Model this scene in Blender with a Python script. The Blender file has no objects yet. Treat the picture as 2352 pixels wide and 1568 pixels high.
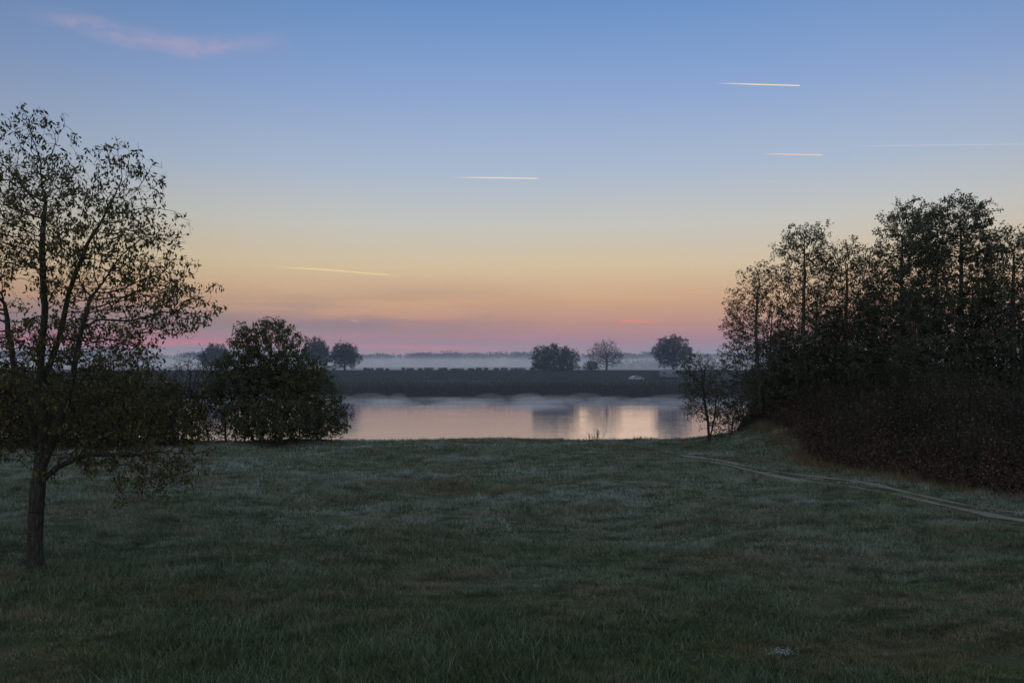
import bpy, math, numpy as np
from math import radians
H=6.0; F=1828.0
def pt(px,py,d):            # image pixel coordinates -> world metres at distance d
    return np.array([(px-1176)/F*d, d, H+(831-py)/F*d])
scene=bpy.context.scene
scene.view_settings.view_transform='Standard'
scene.view_settings.look='None'; scene.view_settings.exposure=0; scene.view_settings.gamma=1

# ------------------------------------------------ helpers
def lin(r,g,b):
    f=lambda c:(c/255/12.92) if c/255<=0.04045 else ((c/255+0.055)/1.055)**2.4
    return (f(r),f(g),f(b),1)
class MB:
    def __init__(s): s.v=[];s.l=[];s.k=[];s.m=[];s.n=0
    def add(s,V,Fc,mat=0):
        V=np.asarray(V,float).reshape(-1,3);Fc=np.asarray(Fc,int)
        s.v.append(V);s.l.append((Fc+s.n).ravel());s.k.append(np.full(len(Fc),Fc.shape[1]));s.m.append(np.full(len(Fc),mat));s.n+=len(V)
    def build(s,name,mats,smooth=False):
        V=np.concatenate(s.v);L=np.concatenate(s.l);K=np.concatenate(s.k);M=np.concatenate(s.m)
        me=bpy.data.meshes.new(name)
        me.vertices.add(len(V));me.vertices.foreach_set("co",V.astype(np.float32).ravel())
        me.loops.add(len(L));me.loops.foreach_set("vertex_index",L.astype(np.int32))
        me.polygons.add(len(K));me.polygons.foreach_set("loop_start",(np.cumsum(K)-K).astype(np.int32))
        for m in mats: me.materials.append(m)
        me.polygons.foreach_set("material_index",M.astype(np.int32))
        if smooth: me.polygons.foreach_set("use_smooth",np.ones(len(K),bool))
        me.update(calc_edges=True)
        o=bpy.data.objects.new(name,me);scene.collection.objects.link(o);return o
def unit(a): return a/np.maximum(np.linalg.norm(a,axis=-1,keepdims=True),1e-9)
def tubes(mb,P0,P1,R0,R1,s,mat):
    if len(P0)==0: return
    d=unit(P1-P0);ref=np.where(np.abs(d[:,2:3])>0.9,np.array([[1.,0,0]]),np.array([[0,0,1.]]))
    a=unit(np.cross(d,ref));b=np.cross(d,a)
    t=np.arange(s)*2*np.pi/s
    ring=a[:,None,:]*np.cos(t)[None,:,None]+b[:,None,:]*np.sin(t)[None,:,None]
    V=np.stack([P0[:,None,:]+ring*R0[:,None,None],P1[:,None,:]+ring*R1[:,None,None]],1)
    n=len(P0);i=np.arange(s);j=(i+1)%s
    q=np.stack([i,j,j+s,i+s],1)
    Fc=(q[None]+(np.arange(n)*2*s)[:,None,None]).reshape(-1,4)
    mb.add(V,Fc,mat)
def leaves(mb,C,L,rng,mat,droop=0.3,w=0.42):
    n=len(C); d=rng.normal(size=(n,3));d[:,2]-=droop*1.5;d=unit(d)
    a=unit(np.cross(d,rng.normal(size=(n,3))));L=np.asarray(L)*np.ones(n)
    L=L[:,None]
    V=np.stack([C,C+d*L*.5+a*L*w*.5,C+d*L,C+d*L*.5-a*L*w*.5],1)
    mb.add(V,np.arange(4*n).reshape(n,4),mat)
def vhash(ix,iy,s):
    h=(ix*374761393+iy*668265263+s*974711)&0x7fffffff
    h=((h^(h>>13))*1274126177)&0x7fffffff
    return ((h^(h>>16))&0xffff)/65535.
def vnoise(x,y,s=0):
    ix=np.floor(x).astype(np.int64);iy=np.floor(y).astype(np.int64);fx=x-ix;fy=y-iy
    fx=fx*fx*(3-2*fx);fy=fy*fy*(3-2*fy)
    return (vhash(ix,iy,s)*(1-fx)+vhash(ix+1,iy,s)*fx)*(1-fy)+(vhash(ix,iy+1,s)*(1-fx)+vhash(ix+1,iy+1,s)*fx)*fy
def fbm(x,y,s=0,o=4):
    r=0;a=.5
    for i in range(o): r=r+a*vnoise(x*2**i,y*2**i,s+i);a*=.5
    return r/(1-.5**o)
def sstep(a,b,x):
    t=np.clip((x-a)/(b-a),0,1);return t*t*(3-2*t)

# ------------------------------------------------ terrain height
def edge(x): return 61.5+0.8*np.sin(x*.13)+.5*np.sin(x*.37+1)+26*sstep(17.5,27,x)+10*sstep(-45,-70,x)
def hgt(x,y):
    x=np.asarray(x,float);y=np.asarray(y,float)
    e=edge(x)
    near=.14*np.sin(x*.21+y*.15)+.09*np.sin(x*.47-y*.39+2)+.05*np.sin(x*.9+y*.9)
    near=near+1.2*sstep(13.5,19,x)*sstep(48,60,y)+.7*sstep(0,8,x-(21-.22*(y-35)))*sstep(66,50,y)
    near=near*(1-sstep(e-4,e,y)*.5)
    near=near-(near+4)*sstep(e,e+9,y)
    far=-4+2*sstep(160,173.5,y+1.5*np.sin(x*.05)+.7*np.sin(x*.17))+2.3*sstep(173,184,y+1.5*np.sin(x*.05)+.7*np.sin(x*.17))+.3*sstep(184,232,y)+2.8*sstep(232,247,y)-2.4*sstep(257,275,y)
    return np.where(y<120,near,far)

# ------------------------------------------------ materials
def newmat(name):
    m=bpy.data.materials.new(name);m.use_nodes=True;nt=m.node_tree
    return m,nt,nt.nodes,nt.links,nt.nodes['Principled BSDF']
def ramp(N,stops):
    r=N.new('ShaderNodeValToRGB');e=r.color_ramp.elements
    while len(e)<len(stops): e.new(0.5)
    for i,(p,c) in enumerate(stops): e[i].position=p;e[i].color=c if len(c)==4 else (*c,1)
    return r
def leafmat(name,stops,rough=.7,transl=.25):
    m,nt,N,Lk,b=newmat(name)
    g=N.new('ShaderNodeNewGeometry');r=ramp(N,stops)
    n=N.new('ShaderNodeTexNoise');n.inputs['Scale'].default_value=.6
    tc=N.new('ShaderNodeTexCoord');Lk.new(tc.outputs['Object'],n.inputs['Vector'])
    a=N.new('ShaderNodeMath');a.operation='ADD';Lk.new(g.outputs['Random Per Island'],a.inputs[0]);Lk.new(n.outputs['Fac'],a.inputs[1])
    h=N.new('ShaderNodeMath');h.operation='MULTIPLY';h.inputs[1].default_value=.5;Lk.new(a.outputs[0],h.inputs[0])
    Lk.new(h.outputs[0],r.inputs[0]);Lk.new(r.outputs[0],b.inputs['Base Color'])
    b.inputs['Roughness'].default_value=rough;b.inputs['Specular IOR Level'].default_value=.2
    t=N.new('ShaderNodeBsdfTranslucent');Lk.new(r.outputs[0],t.inputs[0])
    mx=N.new('ShaderNodeMixShader');mx.inputs[0].default_value=transl
    Lk.new(b.outputs[0],mx.inputs[1]);Lk.new(t.outputs[0],mx.inputs[2]);Lk.new(mx.outputs[0],N['Material Output'].inputs[0])
    return m
def barkmat(name,c1,c2):
    m,nt,N,Lk,b=newmat(name);n=N.new('ShaderNodeTexNoise');n.inputs['Scale'].default_value=9;n.inputs['Detail'].default_value=5
    tc=N.new('ShaderNodeTexCoord');mp=N.new('ShaderNodeMapping');mp.inputs['Scale'].default_value=(2.5,2.5,.4)
    Lk.new(tc.outputs['Object'],mp.inputs[0]);Lk.new(mp.outputs[0],n.inputs['Vector'])
    r=ramp(N,[(.35,c1),(.65,c2)]);Lk.new(n.outputs['Fac'],r.inputs[0]);Lk.new(r.outputs[0],b.inputs['Base Color'])
    bp=N.new('ShaderNodeBump');bp.inputs['Strength'].default_value=.8;bp.inputs['Distance'].default_value=.04
    Lk.new(n.outputs['Fac'],bp.inputs['Height']);Lk.new(bp.outputs[0],b.inputs['Normal'])
    b.inputs['Roughness'].default_value=.9;b.inputs['Specular IOR Level'].default_value=.15
    return m
bark=barkmat('bark',(.018,.016,.013),(.05,.043,.036))
bark_pale=barkmat('bark_pale',(.045,.042,.038),(.13,.12,.105))
leaf_olive=leafmat('leaf_olive',[(.2,(.03,.03,.011)),(.5,(.058,.054,.018)),(.8,(.11,.08,.03))])
leaf_hazel=leafmat('leaf_hazel',[(.2,(.022,.026,.011)),(.5,(.04,.042,.016)),(.8,(.075,.062,.025))])
leaf_green=leafmat('leaf_green',[(.2,(.024,.035,.016)),(.5,(.045,.056,.024)),(.8,(.085,.08,.036))])
leaf_dark=leafmat('leaf_dark',[(.2,(.028,.036,.021)),(.5,(.05,.058,.032)),(.8,(.09,.078,.04))])
leaf_bramble=leafmat('leaf_bramble',[(.2,(.022,.027,.017)),(.5,(.045,.048,.028)),(.8,(.085,.07,.04))])
leaf_russet=leafmat('leaf_russet',[(.2,(.034,.026,.02)),(.5,(.072,.049,.035)),(.8,(.15,.082,.052))])
leaf_far=leafmat('leaf_far',[(.2,(.014,.02,.014)),(.8,(.035,.04,.024))])
reedmat=leafmat('reed',[(.2,(.016,.017,.012)),(.8,(.05,.042,.028))])

# grass blades
def grassmat():
    m,nt,N,Lk,b=newmat('grass_blade')
    g=N.new('ShaderNodeNewGeometry');tc=N.new('ShaderNodeTexCoord')
    def nz(sc,loc,s,det=5,rough=.6):
        mp=N.new('ShaderNodeMapping');mp.inputs['Scale'].default_value=sc;mp.inputs['Location'].default_value=loc;Lk.new(tc.outputs['Object'],mp.inputs[0])
        n=N.new('ShaderNodeTexNoise');n.inputs['Scale'].default_value=s;n.inputs['Detail'].default_value=det;n.inputs['Roughness'].default_value=rough;Lk.new(mp.outputs[0],n.inputs['Vector']);return n.outputs['Fac']
    def mixc(f,a,c):
        mx=N.new('ShaderNodeMixRGB');Lk.new(f,mx.inputs[0]);Lk.new(a,mx.inputs[1]);mx.inputs[2].default_value=(*c,1);return mx.outputs[0]
    r1=ramp(N,[(0.,(.034,.056,.018)),(.45,(.066,.098,.032)),(.7,(.11,.132,.05)),(.88,(.16,.13,.062)),(1.,(.22,.16,.085))])
    Lk.new(g.outputs['Random Per Island'],r1.inputs[0])
    col=r1.outputs[0]
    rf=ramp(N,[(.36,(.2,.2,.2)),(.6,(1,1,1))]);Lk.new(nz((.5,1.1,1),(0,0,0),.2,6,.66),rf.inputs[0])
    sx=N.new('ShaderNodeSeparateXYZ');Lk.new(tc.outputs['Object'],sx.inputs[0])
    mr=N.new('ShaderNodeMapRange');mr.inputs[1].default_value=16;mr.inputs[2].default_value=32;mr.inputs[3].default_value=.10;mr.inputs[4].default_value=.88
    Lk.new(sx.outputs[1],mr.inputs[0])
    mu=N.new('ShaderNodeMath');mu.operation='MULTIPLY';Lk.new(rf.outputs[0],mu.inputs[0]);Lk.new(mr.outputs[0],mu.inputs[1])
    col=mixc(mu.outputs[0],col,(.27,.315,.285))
    rb=ramp(N,[(.46,(0,0,0)),(.62,(.7,.7,.7))]);Lk.new(nz((.5,1.4,1),(31,7,0),.33,6,.66),rb.inputs[0]);col=mixc(rb.outputs[0],col,(.175,.135,.09))
    rd=ramp(N,[(.46,(0,0,0)),(.62,(.85,.85,.85))]);Lk.new(nz((.6,1.5,1),(3,17,0),1.0,4,.7),rd.inputs[0]);col=mixc(rd.outputs[0],col,(.035,.05,.025))
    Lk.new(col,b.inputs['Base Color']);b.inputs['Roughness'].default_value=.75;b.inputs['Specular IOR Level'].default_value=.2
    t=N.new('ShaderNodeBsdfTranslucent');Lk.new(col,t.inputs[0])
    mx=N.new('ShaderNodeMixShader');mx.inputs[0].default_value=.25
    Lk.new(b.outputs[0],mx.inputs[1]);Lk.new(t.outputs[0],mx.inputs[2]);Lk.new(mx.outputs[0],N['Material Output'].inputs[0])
    return m
grass=grassmat()
def groundmat():
    m,nt,N,Lk,b=newmat('ground')
    tc=N.new('ShaderNodeTexCoord');n=N.new('ShaderNodeTexNoise');n.inputs['Scale'].default_value=.3;n.inputs['Detail'].default_value=9;n.inputs['Roughness'].default_value=.7
    Lk.new(tc.outputs['Object'],n.inputs['Vector'])
    r=ramp(N,[(.3,(.025,.032,.016)),(.5,(.045,.055,.028)),(.68,(.08,.085,.055))]);Lk.new(n.outputs['Fac'],r.inputs[0])
    far=ramp(N,[(.3,(.010,.012,.010)),(.7,(.024,.023,.019))]);Lk.new(n.outputs['Fac'],far.inputs[0])
    sx=N.new('ShaderNodeSeparateXYZ');Lk.new(tc.outputs['Object'],sx.inputs[0])
    mr=N.new('ShaderNodeMapRange');mr.inputs[1].default_value=66;mr.inputs[2].default_value=80;Lk.new(sx.outputs[1],mr.inputs[0])
    mx=N.new('ShaderNodeMixRGB');Lk.new(mr.outputs[0],mx.inputs[0]);Lk.new(r.outputs[0],mx.inputs[1]);Lk.new(far.outputs[0],mx.inputs[2])
    Lk.new(mx.outputs[0],b.inputs['Base Color'])
    n2=N.new('ShaderNodeTexNoise');n2.inputs['Scale'].default_value=9;n2.inputs['Detail'].default_value=8;n2.inputs['Roughness'].default_value=.7;Lk.new(tc.outputs['Object'],n2.inputs['Vector'])
    bp=N.new('ShaderNodeBump');bp.inputs['Distance'].default_value=.15;bp.inputs['Strength'].default_value=1.;Lk.new(n2.outputs['Fac'],bp.inputs['Height']);Lk.new(bp.outputs[0],b.inputs['Normal'])
    b.inputs['Roughness'].default_value=.95;b.inputs['Specular IOR Level'].default_value=.1
    return m
ground_m=groundmat()
def plain(name,c,rough=.5,metal=0,scale=8):
    m,nt,N,Lk,b=newmat(name);n=N.new('ShaderNodeTexNoise');n.inputs['Scale'].default_value=scale;n.inputs['Detail'].default_value=4
    r=ramp(N,[(.3,tuple(x*.8 for x in c)),(.7,tuple(min(1,x*1.15) for x in c))]);Lk.new(n.outputs['Fac'],r.inputs[0]);Lk.new(r.outputs[0],b.inputs['Base Color'])
    b.inputs['Roughness'].default_value=rough;b.inputs['Metallic'].default_value=metal;return m

# ------------------------------------------------ ground sheet
xs=np.concatenate([-np.geomspace(70,9000,45)[::-1],np.arange(-69.5,70,.7),np.geomspace(70.2,9000,45)])
ys=np.concatenate([np.arange(-60,0,5.),np.arange(0,100,.7),np.arange(100,300,2.),np.geomspace(302,14000,40)])
X,Y=np.meshgrid(xs,ys);Z=hgt(X,Y)
mb=MB();nx=len(xs);ny=len(ys)
i,j=np.meshgrid(np.arange(nx-1),np.arange(ny-1));a=(j*nx+i).ravel()
mb.add(np.stack([X,Y,Z],-1),np.stack([a,a+1,a+1+nx,a+nx],1))
mb.build('meadow_ground',[ground_m],True)

# ------------------------------------------------ river
m,nt,N,Lk,b=newmat('river_water')
tc=N.new('ShaderNodeTexCoord');mp=N.new('ShaderNodeMapping');mp.inputs['Scale'].default_value=(.3,1.2,1);Lk.new(tc.outputs['Object'],mp.inputs[0])
n=N.new('ShaderNodeTexNoise');n.inputs['Scale'].default_value=.9;n.inputs['Detail'].default_value=4;Lk.new(mp.outputs[0],n.inputs['Vector'])
n3=N.new('ShaderNodeTexNoise');n3.inputs['Scale'].default_value=.03;n3.inputs['Detail'].default_value=3;mp3=N.new('ShaderNodeMapping');mp3.inputs['Scale'].default_value=(.3,2.2,1);Lk.new(tc.outputs['Object'],mp3.inputs[0]);Lk.new(mp3.outputs[0],n3.inputs['Vector'])
r3=ramp(N,[(.4,(.35,.35,.35)),(.62,(.6,.6,.6))]);Lk.new(n3.outputs['Fac'],r3.inputs[0])
bp=N.new('ShaderNodeBump');bp.inputs['Distance'].default_value=.05;Lk.new(r3.outputs[0],bp.inputs['Strength']);Lk.new(n.outputs['Fac'],bp.inputs['Height'])
Lk.new(bp.outputs[0],b.inputs['Normal'])
b.inputs['Base Color'].default_value=(.17,.16,.22,1);b.inputs['Roughness'].default_value=.06;b.inputs['IOR'].default_value=2.0;b.inputs['Specular IOR Level'].default_value=1.
mb=MB();mb.add([(-3000,60,-2),(3000,60,-2),(3000,190,-2),(-3000,190,-2)],[[0,1,2,3]]);mb.build('river',[m])

# ------------------------------------------------ meadow grass
rng=np.random.default_rng(3)
track=np.array([[10.2,52],[12.1,48],[15.9,40],[17.8,35],[19.6,30.5],[22.5,26],[27,21]],float)
def track_dist(x,y):
    P=np.stack([x,y],-1);best=np.full(len(x),1e9)
    for k in range(len(track)-1):
        A=track[k];B=track[k+1];ab=B-A;t=np.clip(((P-A)@ab)/(ab@ab),0,1);best=np.minimum(best,np.linalg.norm(P-(A+t[:,None]*ab),axis=1))
    return best
nt_=200000
u=rng.random(nt_);y0,y1=12.,66.
y=(y0**-.5+u*(y1**-.5-y0**-.5))**(-1/.5)
x=(rng.random(nt_)*2-1)*(y*.72+3)
dens=fbm(x*.9,y*.9,5);dt=track_dist(x,y)
rut=np.abs(dt-.8)
keep=(rng.random(nt_)<.6+.7*dens)&((rut>.38)|(rng.random(nt_)<.16))&(y<edge(x)+3)
x=x[keep];y=y[keep];dt=dt[keep]
hh=.055+.24*np.clip(fbm(x*.6,y*1.1,9)-.38,0,1)*1.6+.32*np.clip(fbm(x*1.7,y*2.2,12)-.46,0,1)*2
hh=hh*np.where(dt<1.5,.5,1)*(.62+.38*sstep(18,34,y))
nb=5;n=len(x)
spr=np.repeat(np.where(dt<2,.04,.07)*y/20,nb)
bx=np.repeat(x,nb)+rng.normal(size=n*nb)*spr;by=np.repeat(y,nb)+rng.normal(size=n*nb)*spr
bh=np.repeat(hh,nb)*rng.uniform(.6,1.3,n*nb)
bz=hgt(bx,by)-.01
ang=rng.random(n*nb)*6.283;w=.006+.00045*np.repeat(y,nb)
base=np.stack([bx,by,bz],1);sd=np.stack([np.cos(ang),np.sin(ang),0*ang],1)*w[:,None]
lean=rng.normal(size=(n*nb,3))*.6;lean[:,2]=1;tip=base+unit(lean)*bh[:,None]
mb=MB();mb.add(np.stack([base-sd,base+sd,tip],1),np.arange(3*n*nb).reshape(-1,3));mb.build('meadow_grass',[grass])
# coarse tussocks
def tussocks(name,C,hmin,hmax,rad,nbl,mat,w=.012):
    C=C[track_dist(C[:,0],C[:,1])>1.4]
    n=len(C);rep=np.repeat(np.arange(n),nbl)
    sc=np.random.default_rng(1).uniform(.4,1.6,n)[rep]
    P=C[rep]+np.stack([rng.normal(size=len(rep))*rad*sc*1.5,rng.normal(size=len(rep))*rad*sc,np.zeros(len(rep))],1)
    P[:,2]=hgt(P[:,0],P[:,1])-.02
    ang=rng.random(len(rep))*6.283;sd=np.stack([np.cos(ang),np.sin(ang),0*ang],1)*w
    l=rng.normal(size=(len(rep),3))*.75;l[:,2]=1
    T=P+unit(l)*(rng.uniform(hmin,hmax,len(rep))*sc)[:,None]
    mb=MB();mb.add(np.stack([P-sd,P+sd,T],1),np.arange(3*len(rep)).reshape(-1,3));return mb.build(name,[mat])
dry=leafmat('dry_grass',[(.2,(.07,.052,.028)),(.8,(.18,.13,.075))])
tuss=leafmat('green_tussock',[(.25,(.028,.042,.017)),(.5,(.055,.08,.034)),(.75,(.14,.17,.12))])
C=[];C2=[]
for k in range(1300):
    yy=rng.uniform(17,60);xx=rng.uniform(-1,1)*yy*.7
    if fbm(np.array([xx*.12]),np.array([yy*.25]),40)[0]>.52: C.append((xx,yy,0))
for k in range(110):
    C.append((rng.normal(-2.5,3.6),rng.normal(37.5,1.3),0))
for k in range(7500):
    yy=14/(rng.random()*.78+.22);xx=rng.uniform(-1,1)*yy*.7
    if fbm(np.array([xx*.2]),np.array([yy*.3]),60)[0]>.45: C2.append((xx,yy,0))
tussocks('dry_grass_tussocks',np.array(C),.06,.22,.2,36,dry)
tussocks('grass_tussocks',np.array(C2),.07,.28,.15,36,tuss)

# dirt track
mb=MB()
tt=np.linspace(0,len(track)-1,120);tx=np.interp(tt,range(len(track)),track[:,0]);ty=np.interp(tt,range(len(track)),track[:,1])
k=np.ones(9)/9
txs=np.convolve(np.pad(tx,4,'edge'),k,'valid');tys=np.convolve(np.pad(ty,4,'edge'),k,'valid')
d=unit(np.stack([np.gradient(txs),np.gradient(tys)],1));nn=np.stack([-d[:,1],d[:,0]],1)
for off in(-.8,.8):
    cols=[]
    for e in(-.26,0,.26):
        wob=.09*np.sin(tt*9+e*20)+.05*np.sin(tt*23+e*9)
        px=txs+nn[:,0]*(off+e+wob);py=tys+nn[:,1]*(off+e+wob);cols.append(np.stack([px,py,hgt(px,py)+.02],1))
    V=np.stack(cols,1);n_=len(tt);a=(np.arange(n_-1)[:,None]*3+np.arange(2)[None]).ravel()
    mb.add(V,np.stack([a,a+1,a+4,a+3],1))
mb.build('dirt_track',[plain('track_soil',(.10,.09,.075),.95,0,3)])

# ------------------------------------------------ tree engine
def sample(lobes,ncl,per,clr,rng,shell=.5):
    w=np.array([l[3]*l[4]*l[5] for l in lobes])**.72;w/=w.sum();out=[]
    idx=rng.choice(len(lobes),ncl,p=w)
    for i in idx:
        c=np.array(lobes[i][:3]);r=np.array(lobes[i][3:6]);d=unit(rng.normal(size=3));q=rng.random()**(1/3*(1-shell)+.05)
        p=c+d*r*q
        out.append(p+rng.normal(size=(per,3))*clr)
    return np.concatenate(out)
def colonize(A,seeds,par,step,kill,rng,bias,maxit=220,maxch=3):
    cap=40000;Nn=np.zeros((cap,3));n=len(seeds);Nn[:n]=seeds;P=list(par);ch=np.zeros(cap,int)
    for p in par:
        if p>=0: ch[p]+=1
    dist=np.full(len(A),1e9);ni=np.zeros(len(A),int);s=0
    for it in range(maxit):
        B=Nn[s:n];D=np.sqrt(np.maximum((A**2).sum(1)[:,None]+(B**2).sum(1)[None]-2*A@B.T,0));m=D.argmin(1);dm=D[np.arange(len(A)),m]
        up=dm<dist;dist[up]=dm[up];ni[up]=m[up]+s
        k=dist>kill;A=A[k];dist=dist[k];ni=ni[k]
        if len(A)==0: break
        acc=np.zeros((n,3));np.add.at(acc,ni,unit(A-Nn[ni]))
        g=np.unique(ni);g=g[ch[g]<maxch]
        if len(g)==0 or n+len(g)>cap: break
        d=unit(unit(acc[g])+rng.normal(size=(len(g),3))*.2+np.array(bias))
        Nn[n:n+len(g)]=Nn[g]+d*step;P+=list(g);ch[g]+=1;s=n;n+=len(g)
    return Nn[:n],np.array(P)
def poly(pts,step):
    pts=np.array(pts,float);out=[pts[0]]
    for a,b in zip(pts[:-1],pts[1:]):
        k=max(1,int(np.linalg.norm(b-a)/step))
        for i in range(1,k+1): out.append(a+(b-a)*i/k)
    return np.array(out)
STAT=[]
def tree(name,stems,lobes,ncl,per,clr,step,kill,rbase,r0,leafL,nleaf,twig,mats,seed,bias=(0,0,.12),droop=.3,leafr=1.,shell=.5,spread=.6,twn=2,w=.42):
    rng=np.random.default_rng(seed);A=sample(lobes,ncl,per,clr,rng,shell)
    S=[];par=[]
    for st in stems:
        p=poly(st,step);o=len(S)
        jj=np.cumsum(rng.normal(size=(len(p)-1,3))*step*.055,axis=0);p[1:]+=jj*np.array([1,1,0])
        q=-1
        if o and len(st)>0:
            D=np.linalg.norm(np.array(S)-p[0],axis=1)
            if D.min()<step*2.5: q=int(D.argmin());p=p[1:]
        S+=list(p);par+=[q]+[o+i for i in range(len(p)-1)]
    Nn,P=colonize(A,np.array(S),par,step,kill,rng,bias)
    n=len(Nn);cnt=np.zeros(n);hasch=np.zeros(n,bool);hasch[P[P>=0]]=True;cnt[~hasch]=1
    for i in range(n-1,-1,-1):
        if P[i]>=0: cnt[P[i]]+=cnt[i]
    cnt=np.maximum(cnt,1);tot=max(cnt[P<0].max(),2);pw=math.log(rbase/r0)/math.log(tot);R=r0*cnt**pw
    z0=min(s[0][2] for s in stems);R=R*(1+.45*np.exp(-(Nn[:,2]-z0)/.25)*(R>rbase*.4))
    mb=MB();c=np.where(P>=0)[0];p=P[c]
    big=R[c]>rbase*.22
    rp=np.minimum(R[p],R[c]*1.35)
    for msk,s in((big,8),(~big,3)):
        cc=c[msk];pp=p[msk];d=Nn[cc]-Nn[pp]
        tubes(mb,Nn[pp],Nn[cc]+d*.06,rp[msk],R[cc],s,0)
    small=np.where((cnt<=4)&(P>=0))[0];small=small[rng.random(len(small))<leafr]
    b=np.repeat(small,twn);par_d=unit(Nn[b]-Nn[P[b]])
    td=unit(par_d+rng.normal(size=(len(b),3))*.75+np.array([0,0,.05]));tl=twig*rng.uniform(.4,1.2,len(b))
    e=Nn[b]+td*tl[:,None];tubes(mb,Nn[b],e,np.full(len(b),r0*.85),np.full(len(b),r0*.45),3,0)
    lf=rng.random(len(b))<.85
    q=np.repeat(np.where(lf)[0],nleaf);t=rng.uniform(.3,1.05,len(q))
    C=Nn[b[q]]+td[q]*(tl[q]*t)[:,None]+rng.normal(size=(len(q),3))*twig*.18
    leaves(mb,C,leafL*rng.uniform(.55,1.25,len(q)),rng,1,droop,w)
    STAT.append((name,n,len(C)))
    return mb.build(name,mats)
def L(px,py,rx,ry,d,dd=0,dep=None):
    c=pt(px,py,d);k=d/F
    return (c[0],c[1]+dd,c[2],rx*k,(dep if dep else rx*k),ry*k)
def gpt(px,d,dz=0):
    x=(px-1176)/F*d;return np.array([x,d,float(hgt(x,d))+dz])

# hero tree (left)
d=23.
hl=[L(90,290,55,65,d),L(40,430,120,100,d),L(275,420,70,85,d,.5),L(170,540,160,110,d,-1),L(325,560,90,85,d),L(225,700,180,110,d,1),
    L(385,630,62,62,d),L(450,715,50,30,d),L(120,850,215,100,d),L(295,840,85,65,d,-1),L(320,1065,125,52,d),L(195,985,185,80,d,.8),L(370,970,55,45,d,1),
    L(-120,620,150,190,d),L(-140,900,150,120,d),L(-40,1000,110,60,d)]
st=[[gpt(83,d,-.1),pt(82,1200,d),pt(86,1120,d),pt(96,1000,d),pt(92,860,d),pt(102,700,d),pt(98,560,d),pt(110,450,d)],
    [pt(87,1115,d),pt(135,1070,d+.1),pt(205,1042,d+.2),pt(300,1045,d+.1)],
    [pt(87,1112,d),pt(120,1020,d-.3),pt(160,920,d-.6),pt(185,800,d-.8),pt(215,680,d-.9)],
    [pt(92,1040,d),pt(60,940,d+.3),pt(30,820,d+.6),pt(10,700,d+.8)],
    [pt(93,900,d),pt(130,790,d+.5),pt(160,670,d+.8),pt(205,560,d+.9),pt(260,470,d+.9)]]
tree('walnut_tree',st,hl,1300,6,.26,.16,.18,.21,.0052,.145,5,.3,[bark,leaf_olive],11,bias=(0,0,.3),droop=.9,leafr=.42,shell=.3,twn=2,w=.42)

# willow clump left of the water
d=62.
tree('willow_tree',[[gpt(600,d,-.2),pt(605,960,d),pt(612,880,d),pt(620,800,d)],[gpt(640,d,-.2),pt(660,950,d),pt(700,900,d)],[gpt(585,d,-.2),pt(555,940,d),pt(540,860,d)]],
     [L(615,810,80,68,d),L(650,870,90,68,d),L(700,905,68,62,d),L(755,955,46,44,d,-1),L(555,880,60,70,d,-1),L(660,950,120,48,d,-1.5),L(575,795,36,40,d),L(690,970,95,28,d,-2)],
     1050,6,.34,.28,.32,.2,.01,.22,8,.4,[bark,leaf_green],21,droop=.9,shell=.35,twn=2)
tree('willow_shrub',[[gpt(520,d-.5,-.2),pt(515,950,d),pt(505,900,d)],[gpt(560,d-.5,-.2),pt(570,960,d)],[gpt(480,d,-.2),pt(470,940,d)]],
     [L(515,900,50,70,d),L(500,960,65,42,d),L(555,960,50,40,d,-1)],300,6,.4,.33,.4,.09,.011,.2,5,.42,[bark,leaf_green],22,droop=.2,shell=.4,leafr=.85)
tree('bare_shrub',[[gpt(440,d,-.2),pt(442,930,d)],[gpt(425,d,-.2),pt(415,930,d)],[gpt(455,d,-.2),pt(465,930,d)],[gpt(400,d,-.2),pt(390,930,d)]],
     [L(440,885,48,68,d),L(400,915,45,60,d)],280,5,.35,.3,.36,.07,.012,.15,2,.5,[bark,leaf_hazel],23,bias=(0,0,.5),shell=.3,leafr=.9)
for k,(px,w_,top,dd) in enumerate([(395,70,880,60),(320,95,830,58),(215,95,830,56),(110,95,840,57),(0,110,830,58),(-120,120,820,60),(-280,140,830,60),(-470,150,800,60)]):
    cy=(top+1005)/2;ry=(1005-top)/2
    tree('hazel_shrub',[[gpt(px-20,dd,-.2),pt(px-25,cy+20,dd)],[gpt(px+20,dd,-.2),pt(px+30,cy+20,dd)]],
     [L(px,cy+10,w_*.8,ry*.9,dd),L(px-w_*.3,cy+35,w_*.8,ry*.65,dd,-2),L(px+w_*.4,cy+35,w_*.7,ry*.65,dd,-2)],280,6,.45,.4,.47,.12,.012,.27,8,.55,[bark,leaf_hazel],30+k,shell=.4)

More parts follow.
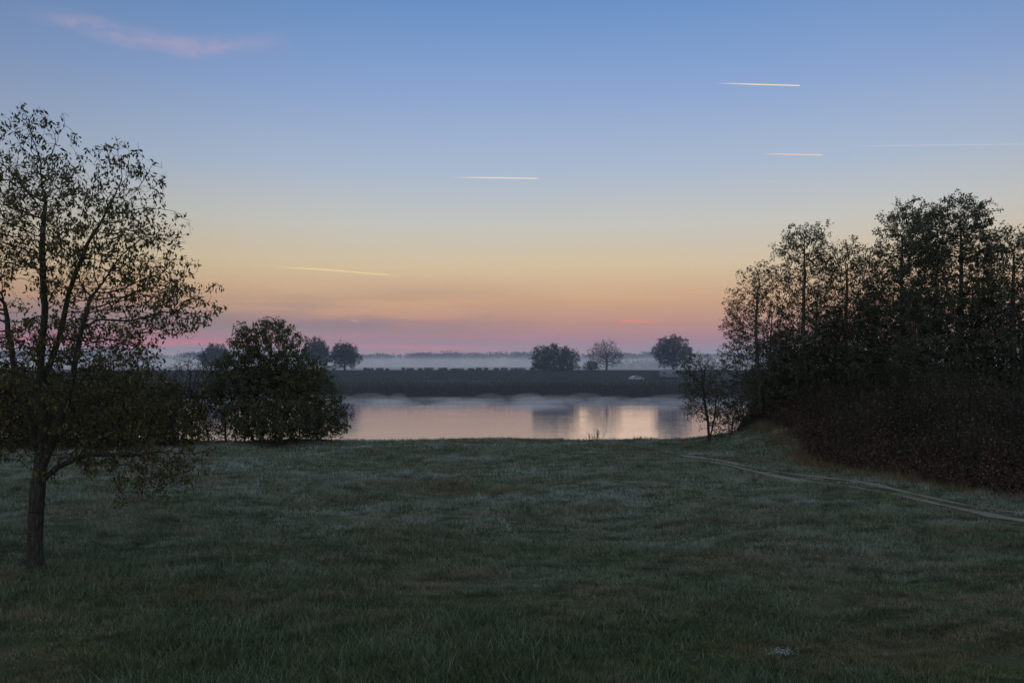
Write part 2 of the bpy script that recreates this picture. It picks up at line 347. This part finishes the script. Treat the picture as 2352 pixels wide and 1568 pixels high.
# right-hand wood
wood=[('poplar_tree',1742,62,600,[(1745,655,52,54),(1735,740,74,78),(1750,830,84,75),(1745,920,88,70),(1700,730,38,60),(1690,850,40,60)],4,620),
 ('poplar_tree',1850,61,522,[(1848,572,52,52),(1850,660,66,70),(1855,770,78,80),(1850,880,88,80)],6,620),
 ('poplar_tree',1945,60,556,[(1945,610,50,54),(1948,700,60,74),(1945,820,74,80),(1945,920,84,60)],6,560),
 ('elm_tree',2075,57,475,[(2090,530,60,55),(2070,620,82,66),(2060,730,84,76),(2040,850,92,86)],8,700),
 ('elm_tree',2205,52,465,[(2198,513,66,52),(2205,595,86,66),(2180,700,94,80),(2170,830,104,96),(2125,560,44,40)],9,860),
 ('elm_tree',2330,49,530,[(2330,585,54,54),(2330,690,68,78),(2335,810,84,84),(2320,920,88,60)],7,640),
 ('elm_tree',2450,47,480,[(2450,560,70,80),(2450,700,90,100),(2450,850,90,90)],5,400),
 ('elm_tree',2620,47,500,[(2620,580,80,80),(2620,720,90,100),(2620,850,90,90)],5,400),
 ('alder_tree',2005,74,660,[(2000,710,66,55),(2000,800,84,66),(2000,880,95,60)],8,480),
 ('alder_tree',1895,76,720,[(1895,770,66,55),(1895,860,90,60),(1890,930,95,50)],7,440),
 ('alder_tree',2130,72,660,[(2130,720,68,62),(2120,820,84,70),(2120,900,95,60)],8,480),
 ('alder_tree',1800,75,760,[(1800,810,58,52),(1795,890,85,60)],7,360),
 ('alder_tree',2270,70,640,[(2270,700,64,62),(2270,800,88,75),(2270,900,95,60)],8,480)]
for k,(nm,px,dd,top,lb,nl,ncl) in enumerate(wood):
    g=gpt(px,dd,-.2);t1=lb[0][1]+10
    lobes=[L(a,b_,c_,e_,dd) for a,b_,c_,e_ in lb]
    tree(nm,[[g,pt(px+4,930,dd),pt(px-3,780,dd),pt(px,t1,dd)],[g+np.array([.6,.5,0]),pt(px+18,900,dd),pt(px+28,(top+850)/2,dd)]],
      lobes,ncl,6,.34,.27,.32,.2,.009,.2,nl,.36,[bark_pale,leaf_dark],50+k,bias=(0,0,.4),droop=.1,shell=.35,leafr=.85)
d=60.
tree('young_alder_tree',[[gpt(1630,d,-.2),pt(1626,970,d),pt(1618,920,d),pt(1612,870,d)],[gpt(1628,d,-.2),pt(1640,960,d),pt(1645,910,d)]],
   [L(1608,865,34,44,d),L(1622,920,46,44,d),L(1600,915,30,32,d)],260,6,.3,.22,.26,.11,.01,.16,3,.3,[bark,leaf_dark],81,bias=(0,0,.3))
tree('small_shrub',[[gpt(1680,d,-.2),pt(1682,970,d)]],[L(1685,950,32,34,d),L(1665,970,22,22,d)],150,6,.25,.22,.27,.06,.01,.16,4,.3,[bark,leaf_dark],82)

# thicket of undergrowth in front of and below the wood
rng=np.random.default_rng(8)
mb=MB()
front=np.array([[18.2,63],[19.4,58],[19.2,52],[18.8,47],[19.6,43],[20.6,39],[22.3,35.5],[26,32],[33,28],[42,24]],float)
def frontx(y): return np.interp(-y,-front[:,1],front[:,0])
def thicket(ncl,dmin,dmax,hf,matl,per,Ls,yr=(25,66)):
    for k in range(ncl):
        y=rng.uniform(*yr);dd=rng.uniform(dmin,dmax);x=frontx(y)+dd
        if y>edge(np.array(x))-1: continue
        h=hf(dd,y)*rng.uniform(.6,1.15)*(.5+.95*vnoise(np.array([x*.4]),np.array([y*.25]),77)[0]);z=float(hgt(x,y))
        c=np.array([x,y,z+h*rng.uniform(.25,.8)]);r=.3+.2*h
        C=c+rng.normal(size=(per,3))*np.array([r,r,r*.75])*.75;C=C[C[:,2]>z]
        leaves(mb,C,Ls*rng.uniform(.6,1.3,len(C)),rng,matl,.2)
        ns=8;bs=np.stack([x+rng.normal(size=ns)*r,y+rng.normal(size=ns)*r,np.full(ns,z)],1)
        e=bs+np.stack([rng.normal(size=ns)*.35,rng.normal(size=ns)*.35,rng.uniform(.8,1.25,ns)*h],1)
        tubes(mb,bs,e,np.full(ns,.018),np.full(ns,.006),3,0)
thicket(750,.2,3.5,lambda d_,y:.5+d_*.7,2,100,.14)
thicket(650,2.5,9,lambda d_,y:2.0+min(d_,7)*.32,1,120,.16)
thicket(500,2.5,9,lambda d_,y:2.0+min(d_,7)*.3,2,120,.16)
thicket(500,6,24,lambda d_,y:3.4,1,150,.2,(25,84))
mb.build('bramble_thicket',[bark,leaf_bramble,leaf_russet])
C=np.stack([frontx(q:=rng.uniform(26,62,340))-rng.uniform(-.6,1.1,340),q,0*q],1)
tussocks('tall_dry_grass',C,.15,.6,.35,60,dry,.014)
# weeds at river edge
rngw=np.random.default_rng(4);mb=MB()
for px,hh_,ns in((1370,.95,16),(1356,.6,8),(1466,.4,8),(1408,.3,6),(1340,.3,5)):
    for k in range(ns):
        b0=gpt(px+rngw.normal()*5,60.8);e=b0+np.array([rngw.normal()*.25,rngw.normal()*.2,hh_*rngw.uniform(.4,1.1)])
        tubes(mb,b0[None],e[None],np.array([.014]),np.array([.006]),3,0)
        leaves(mb,b0+(e-b0)*rngw.uniform(.4,1,(7,1))+rngw.normal(size=(7,3))*.03,.09,rngw,1,0)
mb.build('dry_weeds',[bark,leaf_russet])
# frosty weed patch in the foreground
g=pt(1792,1495,H*F/(1495-831));fm=leafmat('frosted_leaf',[(.2,(.16,.19,.2)),(.8,(.36,.4,.42))])
mb=MB();cc=np.stack([g[0]+rngw.normal(size=110)*.18,g[1]+rngw.normal(size=110)*.09,hgt(g[0],g[1])+.07+rngw.random(110)*.07],1)
leaves(mb,cc,.07,rngw,0,0,.3);mb.build('frosted_weed',[fm])

# ------------------------------------------------ far bank
d=250.
def fartree(name,px,top,bot,w_,nl,seed,lobes=None,leafr=.9,ncl=300):
    g=gpt(px,d,-.2);cy=(top+bot)/2
    lb=lobes or [(px,top+(bot-top)*.3,w_*.36,(bot-top)*.28),(px-w_*.14,cy,w_*.4,(bot-top)*.3),(px+w_*.16,cy+3,w_*.36,(bot-top)*.28)]
    tree(name,[[g,pt(px,bot-12,d),pt(px,cy,d)]],[L(a,b_,c_,e_,d) for a,b_,c_,e_ in lb],ncl,6,.6,.5,.55,.3,.025,.5,nl,.8,[bark,leaf_far],seed,bias=(0,0,.2),leafr=leafr,shell=.35)
fartree('oak_tree',1546,771,856,88,7,101)
fartree('oak_tree',1274,793,862,104,8,102,[(1250,822,28,25),(1275,816,28,22),(1300,824,28,23),(1275,842,48,17)])
fartree('ash_tree',1393,783,850,80,1,103,leafr=.6)
fartree('oak_tree',792,788,848,58,7,104)
fartree('oak_tree',728,780,850,54,7,105)
fartree('oak_tree',495,796,850,64,7,106)
fartree('hawthorn_shrub',1358,832,850,24,5,108,ncl=60)
fartree('hawthorn_shrub',1795,800,850,70,5,109)
# distant treeline
rngf=np.random.default_rng(6);mb=MB()
for k in range(950):
    x=rngf.uniform(-1100,1100);y=rngf.uniform(860,960);h=rngf.uniform(13,17.5)*(0.8+.35*vnoise(np.array([x*.012]),np.array([0.]),3)[0])
    C=np.array([x,y,0])+np.stack([rngf.normal(size=140)*4,rngf.normal(size=140)*4,h*(.1+.9*rngf.random(140)**.7)],1);leaves(mb,C,2.*rngf.uniform(.5,1.2,140),rngf,0,0,.8)
for k in range(110):
    x=rngf.uniform(70,230);y=rngf.uniform(560,600);h=rngf.uniform(4,9)
    C=np.array([x,y,.5+h*.5])+rngf.normal(size=(60,3))*np.array([3,3,h*.22]);leaves(mb,C,1.4*rngf.uniform(.5,1.2,60),rngf,0,0,.8)
mb.build('distant_treeline',[leaf_far])
# reeds and scrub on far bank
n=26000;x=rngf.uniform(-260,260,n);y=rngf.uniform(173,184,n);z=hgt(x,y);k=z>-2.2;x=x[k];y=y[k];z=z[k]
hh=(.4+1.6*fbm(x*.12,y*.3,2))*rngf.uniform(.6,1.2,len(x));b0=np.stack([x,y,z],1)
s_=np.array([.07,0,0]);mb=MB();t=b0+np.stack([rngf.normal(size=len(x))*.2,0*x,hh],1)
mb.add(np.stack([b0-s_,b0+s_,t],1),np.arange(3*len(x)).reshape(-1,3));mb.build('riverbank_reeds',[reedmat])
n=26000;x=rngf.uniform(-280,280,n);y=rngf.uniform(184,236,n);k=fbm(x*.06,y*.1,22)>.45;x=x[k];y=y[k];z=hgt(x,y)
C=np.stack([x,y,z+rngf.random(len(x))*.6],1);mb=MB();leaves(mb,C,.6,rngf,0,-.3,.35);mb.build('embankment_scrub',[leaf_far])
# trimmed hedge blocks on the dike crest
mb=MB()
for px,w_ in [(838,8),(850,16),(872,18),(890,8),(926,6),(942,18),(965,10),(985,22),(1015,16),(1024,6),(1050,30),(1082,14),(1100,14),(1116,10),(1140,12),(1158,16),(1190,34),(1222,10)]:
    c=gpt(px,250);wd=w_*.137;n=int(160+wd*110)
    C=c+np.stack([rngf.uniform(-.5,.5,n)*wd,rngf.uniform(-.5,.5,n)*.9,rngf.uniform(0,.85,n)*rngf.uniform(.6,1.)],1);leaves(mb,C,.22,rngf,0,0,.7)
mb.build('hedge_row',[leaf_far])
# road on embankment
mb=MB();xr=np.linspace(-300,300,151)
cols=[np.stack([xr,0*xr+yy,hgt(xr,0*xr+yy)+.03],1) for yy in np.linspace(226,229.5,3)]
V=np.stack(cols,1);a=(np.arange(150)[:,None]*3+np.arange(2)[None]).ravel();mb.add(V,np.stack([a,a+1,a+4,a+3],1));mb.build('road',[plain('asphalt',(.035,.035,.037),.9)])
# vehicles
glass=plain('car_glass',(.02,.025,.03),.1);tyre=plain('tyre',(.02,.02,.02),.9);white=plain('silver_paint',(.22,.23,.25),.35);grey=plain('grey_paint',(.09,.105,.12),.4)
def vehicle(name,loc,prof,glassprof,W,wheels,wr,paint,rot=0):
    e=bpy.data.objects.new(name,None);scene.collection.objects.link(e);e.location=loc;e.rotation_euler[2]=rot
    def ext(nm,pr,hw,mat,bev=.05):
        n=len(pr);mb=MB();V=[(p[0],-hw,p[1]) for p in pr]+[(p[0],hw,p[1]) for p in pr]
        mb.add(V,[[i,(i+1)%n,(i+1)%n+n,i+n] for i in range(n)])
        mb.l.append(np.array(list(range(n))[::-1]));mb.k.append(np.array([n]));mb.m.append(np.array([0]))
        mb.l.append(np.array(list(range(n,2*n))));mb.k.append(np.array([n]));mb.m.append(np.array([0]))
        o=mb.build(nm,[mat]);md=o.modifiers.new('b','BEVEL');md.width=bev;md.segments=2;o.parent=e
    ext('body',prof,W/2,paint)
    for i,gp in enumerate(glassprof): ext('window_%d'%(i+1),gp,W/2+.012,glass,.01)
    for i,wx in enumerate(wheels):
        for sgn in(-1,1):
            bpy.ops.mesh.primitive_cylinder_add(radius=wr,depth=.22,vertices=20,location=(wx,sgn*(W/2-.08),wr),rotation=(radians(90),0,0))
            o=bpy.context.object;o.name='wheel_%d%s'%(i+1,'l' if sgn>0 else 'r');o.data.materials.append(tyre);o.parent=e
carp=[(-2.1,.3),(-2.15,.75),(-2.0,.95),(-1.5,1.0),(-.95,1.42),(.45,1.45),(1.15,1.0),(1.95,.85),(2.15,.65),(2.1,.3)]
carg=[[(-1.3,1.0),(-.88,1.34),(-.3,1.36),(-.3,1.0)],[(-.2,1.0),(-.2,1.36),(.4,1.36),(.95,1.0)]]
g=gpt(1461,228);vehicle('car',(g[0],g[1],g[2]+.04),carp,carg,1.75,(-1.3,1.35),.32,white,radians(30))
g=gpt(757,250.);vehicle('car',tuple(g),carp,carg,1.75,(-1.3,1.35),.32,white)
vehicle('camper_van',tuple(gpt(1536,236)),[(-2.6,.35),(-2.6,2.6),(1.3,2.7),(1.9,2.2),(1.95,1.5),(2.6,1.15),(2.75,.4)],[[(-2.0,1.4),(-2.0,2.0),(-1.0,2.0),(-1.0,1.4)],[(.9,1.35),(.9,2.0),(1.6,2.0),(1.8,1.35)]],2.1,(-1.6,1.8),.36,grey)

# ------------------------------------------------ haze & fog volumes
def volmat(name,dens,col):
    m=bpy.data.materials.new(name);m.use_nodes=True;N=m.node_tree.nodes;N.clear();o=N.new('ShaderNodeOutputMaterial');s=N.new('ShaderNodeVolumeScatter')
    s.inputs['Density'].default_value=dens;s.inputs['Color'].default_value=col;s.inputs['Anisotropy'].default_value=.0
    m.node_tree.links.new(s.outputs[0],o.inputs['Volume']);return m
def volbox(name,x0,x1,y0,y1,z0,z1,dens,col=(.9,.93,1,1)):
    m=volmat(name,dens,col)
    V=[(x,y,z) for z in(z0,z1) for y in(y0,y1) for x in(x0,x1)]
    mb=MB();mb.add(V,[[0,2,3,1],[4,5,7,6],[0,1,5,4],[2,6,7,3],[0,4,6,2],[1,3,7,5]]);return mb.build(name,[m])
volbox('morning_haze',-2500,2500,88,3000,-8,40,.0008,(.68,.78,1,1))
volbox('fog_bank',-2400,2400,300,2900,-7,8.5,.0026,(1.,.82,.95,1))
# mist rising off the water in separate soft puffs
rngm=np.random.default_rng(12);mb=MB()
nu,nv=20,10;U,Vv=np.meshgrid(np.arange(nu)*2*np.pi/nu,np.linspace(0.02,np.pi-.02,nv));sph=np.stack([np.cos(U)*np.sin(Vv),np.sin(U)*np.sin(Vv),np.cos(Vv)],-1).reshape(-1,3)
fi,fj=np.meshgrid(np.arange(nu),np.arange(nv-1));fi=fi.ravel();fj=fj.ravel();sf=np.stack([fj*nu+fi,fj*nu+(fi+1)%nu,(fj+1)*nu+(fi+1)%nu,(fj+1)*nu+fi],1)[:,::-1]
for row,(yy,hz,ry_) in enumerate([(170.5,1.0,1.8),(166.5,1.3,1.8),(162.3,1.2,1.8),(157.8,1.0,2.1),(152.5,.9,2.5),(146,.7,3),(138,.6,3.6)]):
    x=-150+rngm.uniform(0,10)
    while x<150:
        w_=rngm.uniform(2,8)
        x+=w_
        hh_=hz*rngm.uniform(.3,1.3)
        P=sph.copy();P*=np.array([w_*.98,ry_,hh_]);P[:,0]=np.clip(P[:,0]+P[:,2]*rngm.uniform(-.5,1.5),-w_,w_)
        mb.add(P+np.array([x,yy+rngm.uniform(-.2,.2),-1.85]),sf);x+=w_+rngm.uniform(0,9)
mb.build('river_mist',[volmat('river_mist',.05,(1,.95,1,1))],True)

# ------------------------------------------------ contrails & cirrus
def ribbon(name,pts,wpx,col,strength,alpha,noise=0,fade=(.5,.02),scale=10):
    D=8000.;P=np.array([pt(a,b_,D) for a,b_ in pts]);s=np.linspace(0,len(P)-1,40)
    C=np.stack([np.interp(s,range(len(P)),P[:,i]) for i in range(3)],1)
    for _ in range(3):
        if len(P)>2: C[1:-1]=(C[:-2]+C[1:-1]*2+C[2:])/4
    hw=wpx*.5*D/F;T=unit(np.gradient(C,axis=0));up=unit(np.cross(T,np.array([0,1.,0])))*-1
    V=np.stack([C-up*hw,C+up*hw],1);a=np.arange(39)*2;mb=MB();mb.add(V,np.stack([a,a+1,a+3,a+2],1))
    m=bpy.data.materials.new(name);m.use_nodes=True;N=m.node_tree.nodes;Lk=m.node_tree.links;N.clear()
    o=mb.build(name,[m]);uv=o.data.uv_layers.new(name='UVMap')
    vi=np.zeros(len(o.data.loops),int);o.data.loops.foreach_get('vertex_index',vi);uvs=np.stack([(vi//2)/39.,(vi%2)*1.],1);uv.data.foreach_set('uv',uvs.astype(np.float32).ravel())
    out=N.new('ShaderNodeOutputMaterial');em=N.new('ShaderNodeEmission');em.inputs[0].default_value=col;em.inputs[1].default_value=strength  # emission stands in for sunlight scattered by trail and cloud
    tr=N.new('ShaderNodeBsdfTransparent');mx=N.new('ShaderNodeMixShader');tc=N.new('ShaderNodeTexCoord');sp=N.new('ShaderNodeSeparateXYZ');Lk.new(tc.outputs['UV'],sp.inputs[0])
    def mth(op,a,b=None,c=None):
        q=N.new('ShaderNodeMath');q.operation=op;q.use_clamp=False
        for i,v in enumerate((a,b,c)):
            if v is None: continue
            if isinstance(v,(int,float)): q.inputs[i].default_value=v
            else: Lk.new(v,q.inputs[i])
        return q.outputs[0]
    v=sp.outputs[1];ac=mth('MULTIPLY',mth('MULTIPLY',v,mth('SUBTRACT',1.,v)),4.);ac=mth('POWER',ac,1.6)
    def mr(x,a,b_):
        q=N.new('ShaderNodeMapRange');q.interpolation_type='SMOOTHSTEP';Lk.new(x,q.inputs[0]);q.inputs[1].default_value=a;q.inputs[2].default_value=b_;return q.outputs[0]
    f=mth('MULTIPLY',mr(sp.outputs[0],0,fade[0]),mr(sp.outputs[0],1,1-fade[1]));A=mth('MULTIPLY',ac,f)
    if noise:
        n=N.new('ShaderNodeTexNoise');n.inputs['Scale'].default_value=scale;n.inputs['Detail'].default_value=5
        mp=N.new('ShaderNodeMapping');mp.inputs['Scale'].default_value=(1,.25,1);Lk.new(tc.outputs['UV'],mp.inputs[0]);Lk.new(mp.outputs[0],n.inputs['Vector'])
        A=mth('MULTIPLY',A,mr(n.outputs['Fac'],.5-noise*.3,.5+noise*.3))
    A=mth('MULTIPLY',A,alpha);Lk.new(A,mx.inputs[0]);Lk.new(tr.outputs[0],mx.inputs[1]);Lk.new(em.outputs[0],mx.inputs[2]);Lk.new(mx.outputs[0],out.inputs[0])
yc=lin(255,232,190)
ribbon('contrail',[(1630,191),(1839,197)],3.6,yc,1.,1)
ribbon('contrail',[(1735,353),(1891,356)],3.6,lin(255,215,170),1,.8)
ribbon('contrail',[(1020,407),(1238,410)],3.6,yc,1,.85)
ribbon('contrail',[(590,611),(730,618),(900,632)],3.,lin(255,225,150),1.1,.8,0,(.5,.02))
ribbon('contrail',[(1900,336),(2400,331)],3.5,lin(220,215,215),1,.6,1,(.3,.02),60)
ribbon('contrail',[(265,378),(326,385)],4,lin(235,215,200),1,.5)
ribbon('contrail',[(800,733),(824,739)],4,lin(240,190,150),1,.7)
ribbon('contrail',[(1570,667),(1630,664)],4,lin(240,190,120),1,.4)
ribbon('cirrus_cloud',[(1390,736),(1470,737),(1550,739)],10,lin(236,142,100),1,.85,0,(.3,.6))
ribbon('cirrus_cloud',[(20,14),(170,52),(300,85),(450,112),(560,105),(720,86)],68,lin(176,163,190),1,.75,.8,(.3,.35),6)

# ------------------------------------------------ sky
world=bpy.data.worlds.new("World");scene.world=world;world.use_nodes=True
nt=world.node_tree;N=nt.nodes;Lk=nt.links;N.clear()
out=N.new('ShaderNodeOutputWorld');bg=N.new('ShaderNodeBackground');Lk.new(bg.outputs[0],out.inputs[0])
tc=N.new('ShaderNodeTexCoord');sp=N.new('ShaderNodeSeparateXYZ');Lk.new(tc.outputs['Generated'],sp.inputs[0])
def mth(op,a,b=None,clamp=False):
    q=N.new('ShaderNodeMath');q.operation=op;q.use_clamp=clamp
    for i,v in enumerate((a,b)):
        if v is None: continue
        if isinstance(v,(int,float)): q.inputs[i].default_value=v
        else: Lk.new(v,q.inputs[i])
    return q.outputs[0]
def mr(x,a,b_,c=0.,d_=1.):
    q=N.new('ShaderNodeMapRange');q.interpolation_type='SMOOTHSTEP';Lk.new(x,q.inputs[0]);q.inputs[1].default_value=a;q.inputs[2].default_value=b_;q.inputs[3].default_value=c;q.inputs[4].default_value=d_;return q.outputs[0]
def noise(sc,loc,s,det=5,rough=.55):
    mp=N.new('ShaderNodeMapping');mp.inputs['Scale'].default_value=sc;mp.inputs['Location'].default_value=loc;Lk.new(tc.outputs['Generated'],mp.inputs[0])
    n=N.new('ShaderNodeTexNoise');n.inputs['Scale'].default_value=s;n.inputs['Detail'].default_value=det;n.inputs['Roughness'].default_value=rough;Lk.new(mp.outputs[0],n.inputs['Vector']);return n.outputs['Fac']
def mix(f,a,b_):
    q=N.new('ShaderNodeMixRGB');Lk.new(f,q.inputs[0])
    for i,v in((1,a),(2,b_)):
        if isinstance(v,tuple): q.inputs[i].default_value=v
        else: Lk.new(v,q.inputs[i])
    return q.outputs[0]
z=sp.outputs[2];x=sp.outputs[0];yv=sp.outputs[1]
wob=mth('MULTIPLY',mth('SUBTRACT',noise((1,1,5),(0,0,0),2.2,3),.5),.015)
zz=mth('MULTIPLY',mth('ADD',z,wob),2.)
r=ramp(N,[(0,lin(134,122,152)),(.03,lin(152,115,142)),(.055,lin(168,116,130)),(.09,lin(190,136,116)),(.15,lin(208,165,122)),(.24,lin(210,190,156)),(.34,lin(194,194,188)),
  (.46,lin(168,183,204)),(.64,lin(137,163,206)),(.82,lin(106,145,197)),(1,lin(90,135,188))])
Lk.new(zz,r.inputs[0]);col=r.outputs[0]
# smoke-grey stratus bands, thicker towards the left
nb=noise((1.3,1.3,14),(3,1,0),2.0,6,.6)
tilt=mth('SUBTRACT',z,mth('MULTIPLY',x,.03))
band=mth('MULTIPLY',mr(z,.02,.045),mr(tilt,.115,.045));left=mr(x,.1,-.15)
f=mth('MULTIPLY',mth('MULTIPLY',mr(nb,.36,.6),band),mth('MULTIPLY',mth('ADD',mth('MULTIPLY',left,.85),.12),.9));col=mix(f,col,lin(136,116,122))
nb2=noise((1.,1.,34),(9,4,1.7),1.5,4,.5)
f=mth('MULTIPLY',mth('MULTIPLY',mr(nb2,.5,.64),mth('MULTIPLY',mr(z,.015,.03),mr(z,.085,.055))),.4);col=mix(f,col,lin(156,110,118))
# pink streaks just above horizon
ns=noise((1.2,1.2,34),(7,2,.3),2.3,4,.5)
band=mth('MULTIPLY',mr(z,.004,.011),mr(z,.038,.022));f=mth('MULTIPLY',mth('MULTIPLY',mr(ns,.44,.6),band),mth('MULTIPLY',mr(x,.22,.02),.95));col=mix(f,col,lin(218,100,112))
# faint high haze
nh=noise((1,1,3),(1,5,2),1.6,4,.5);f=mth('MULTIPLY',mr(nh,.4,.75),.10);col=mix(f,col,lin(190,190,210))
# azimuth falloff away from the dawn point
dp=mth('ADD',mth('MULTIPLY',x,.14),mth('MULTIPLY',yv,.99))
az=mr(dp,.65,.97,.74,1.03)
hs=N.new('ShaderNodeVectorMath');hs.operation='SCALE';Lk.new(col,hs.inputs[0]);Lk.new(az,hs.inputs['Scale'])
# upper and rear sky, brightened past real dusk as added fill light
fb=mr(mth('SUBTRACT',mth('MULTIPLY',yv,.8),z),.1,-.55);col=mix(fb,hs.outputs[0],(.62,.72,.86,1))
# a little physical scatter
ns_=N.new('ShaderNodeTexSky');ns_.sky_type='NISHITA';ns_.sun_disc=False;ns_.sun_elevation=radians(.5);ns_.sun_rotation=radians(8)
sc=N.new('ShaderNodeVectorMath');sc.operation='SCALE';sc.inputs['Scale'].default_value=.003;Lk.new(ns_.outputs[0],sc.inputs[0])
ad=N.new('ShaderNodeVectorMath');ad.operation='ADD';Lk.new(col,ad.inputs[0]);Lk.new(sc.outputs[0],ad.inputs[1])
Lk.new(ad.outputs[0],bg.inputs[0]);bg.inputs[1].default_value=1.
sl=bpy.data.lights.new('sun','SUN');sl.energy=.015;sl.angle=radians(10);sl.color=(1,.75,.55);so=bpy.data.objects.new('sun',sl);scene.collection.objects.link(so)
so.rotation_euler=(radians(-88.5),0,radians(-8))

# ------------------------------------------------ camera
cam=bpy.data.cameras.new('camera');co=bpy.data.objects.new('camera',cam);scene.collection.objects.link(co);scene.camera=co
co.location=(0,0,H);co.rotation_euler=(radians(90),0,0);cam.sensor_width=36;cam.lens=36*F/2352;cam.shift_y=(831-784)/2352;cam.clip_end=30000;cam.clip_start=.1
print(STAT)
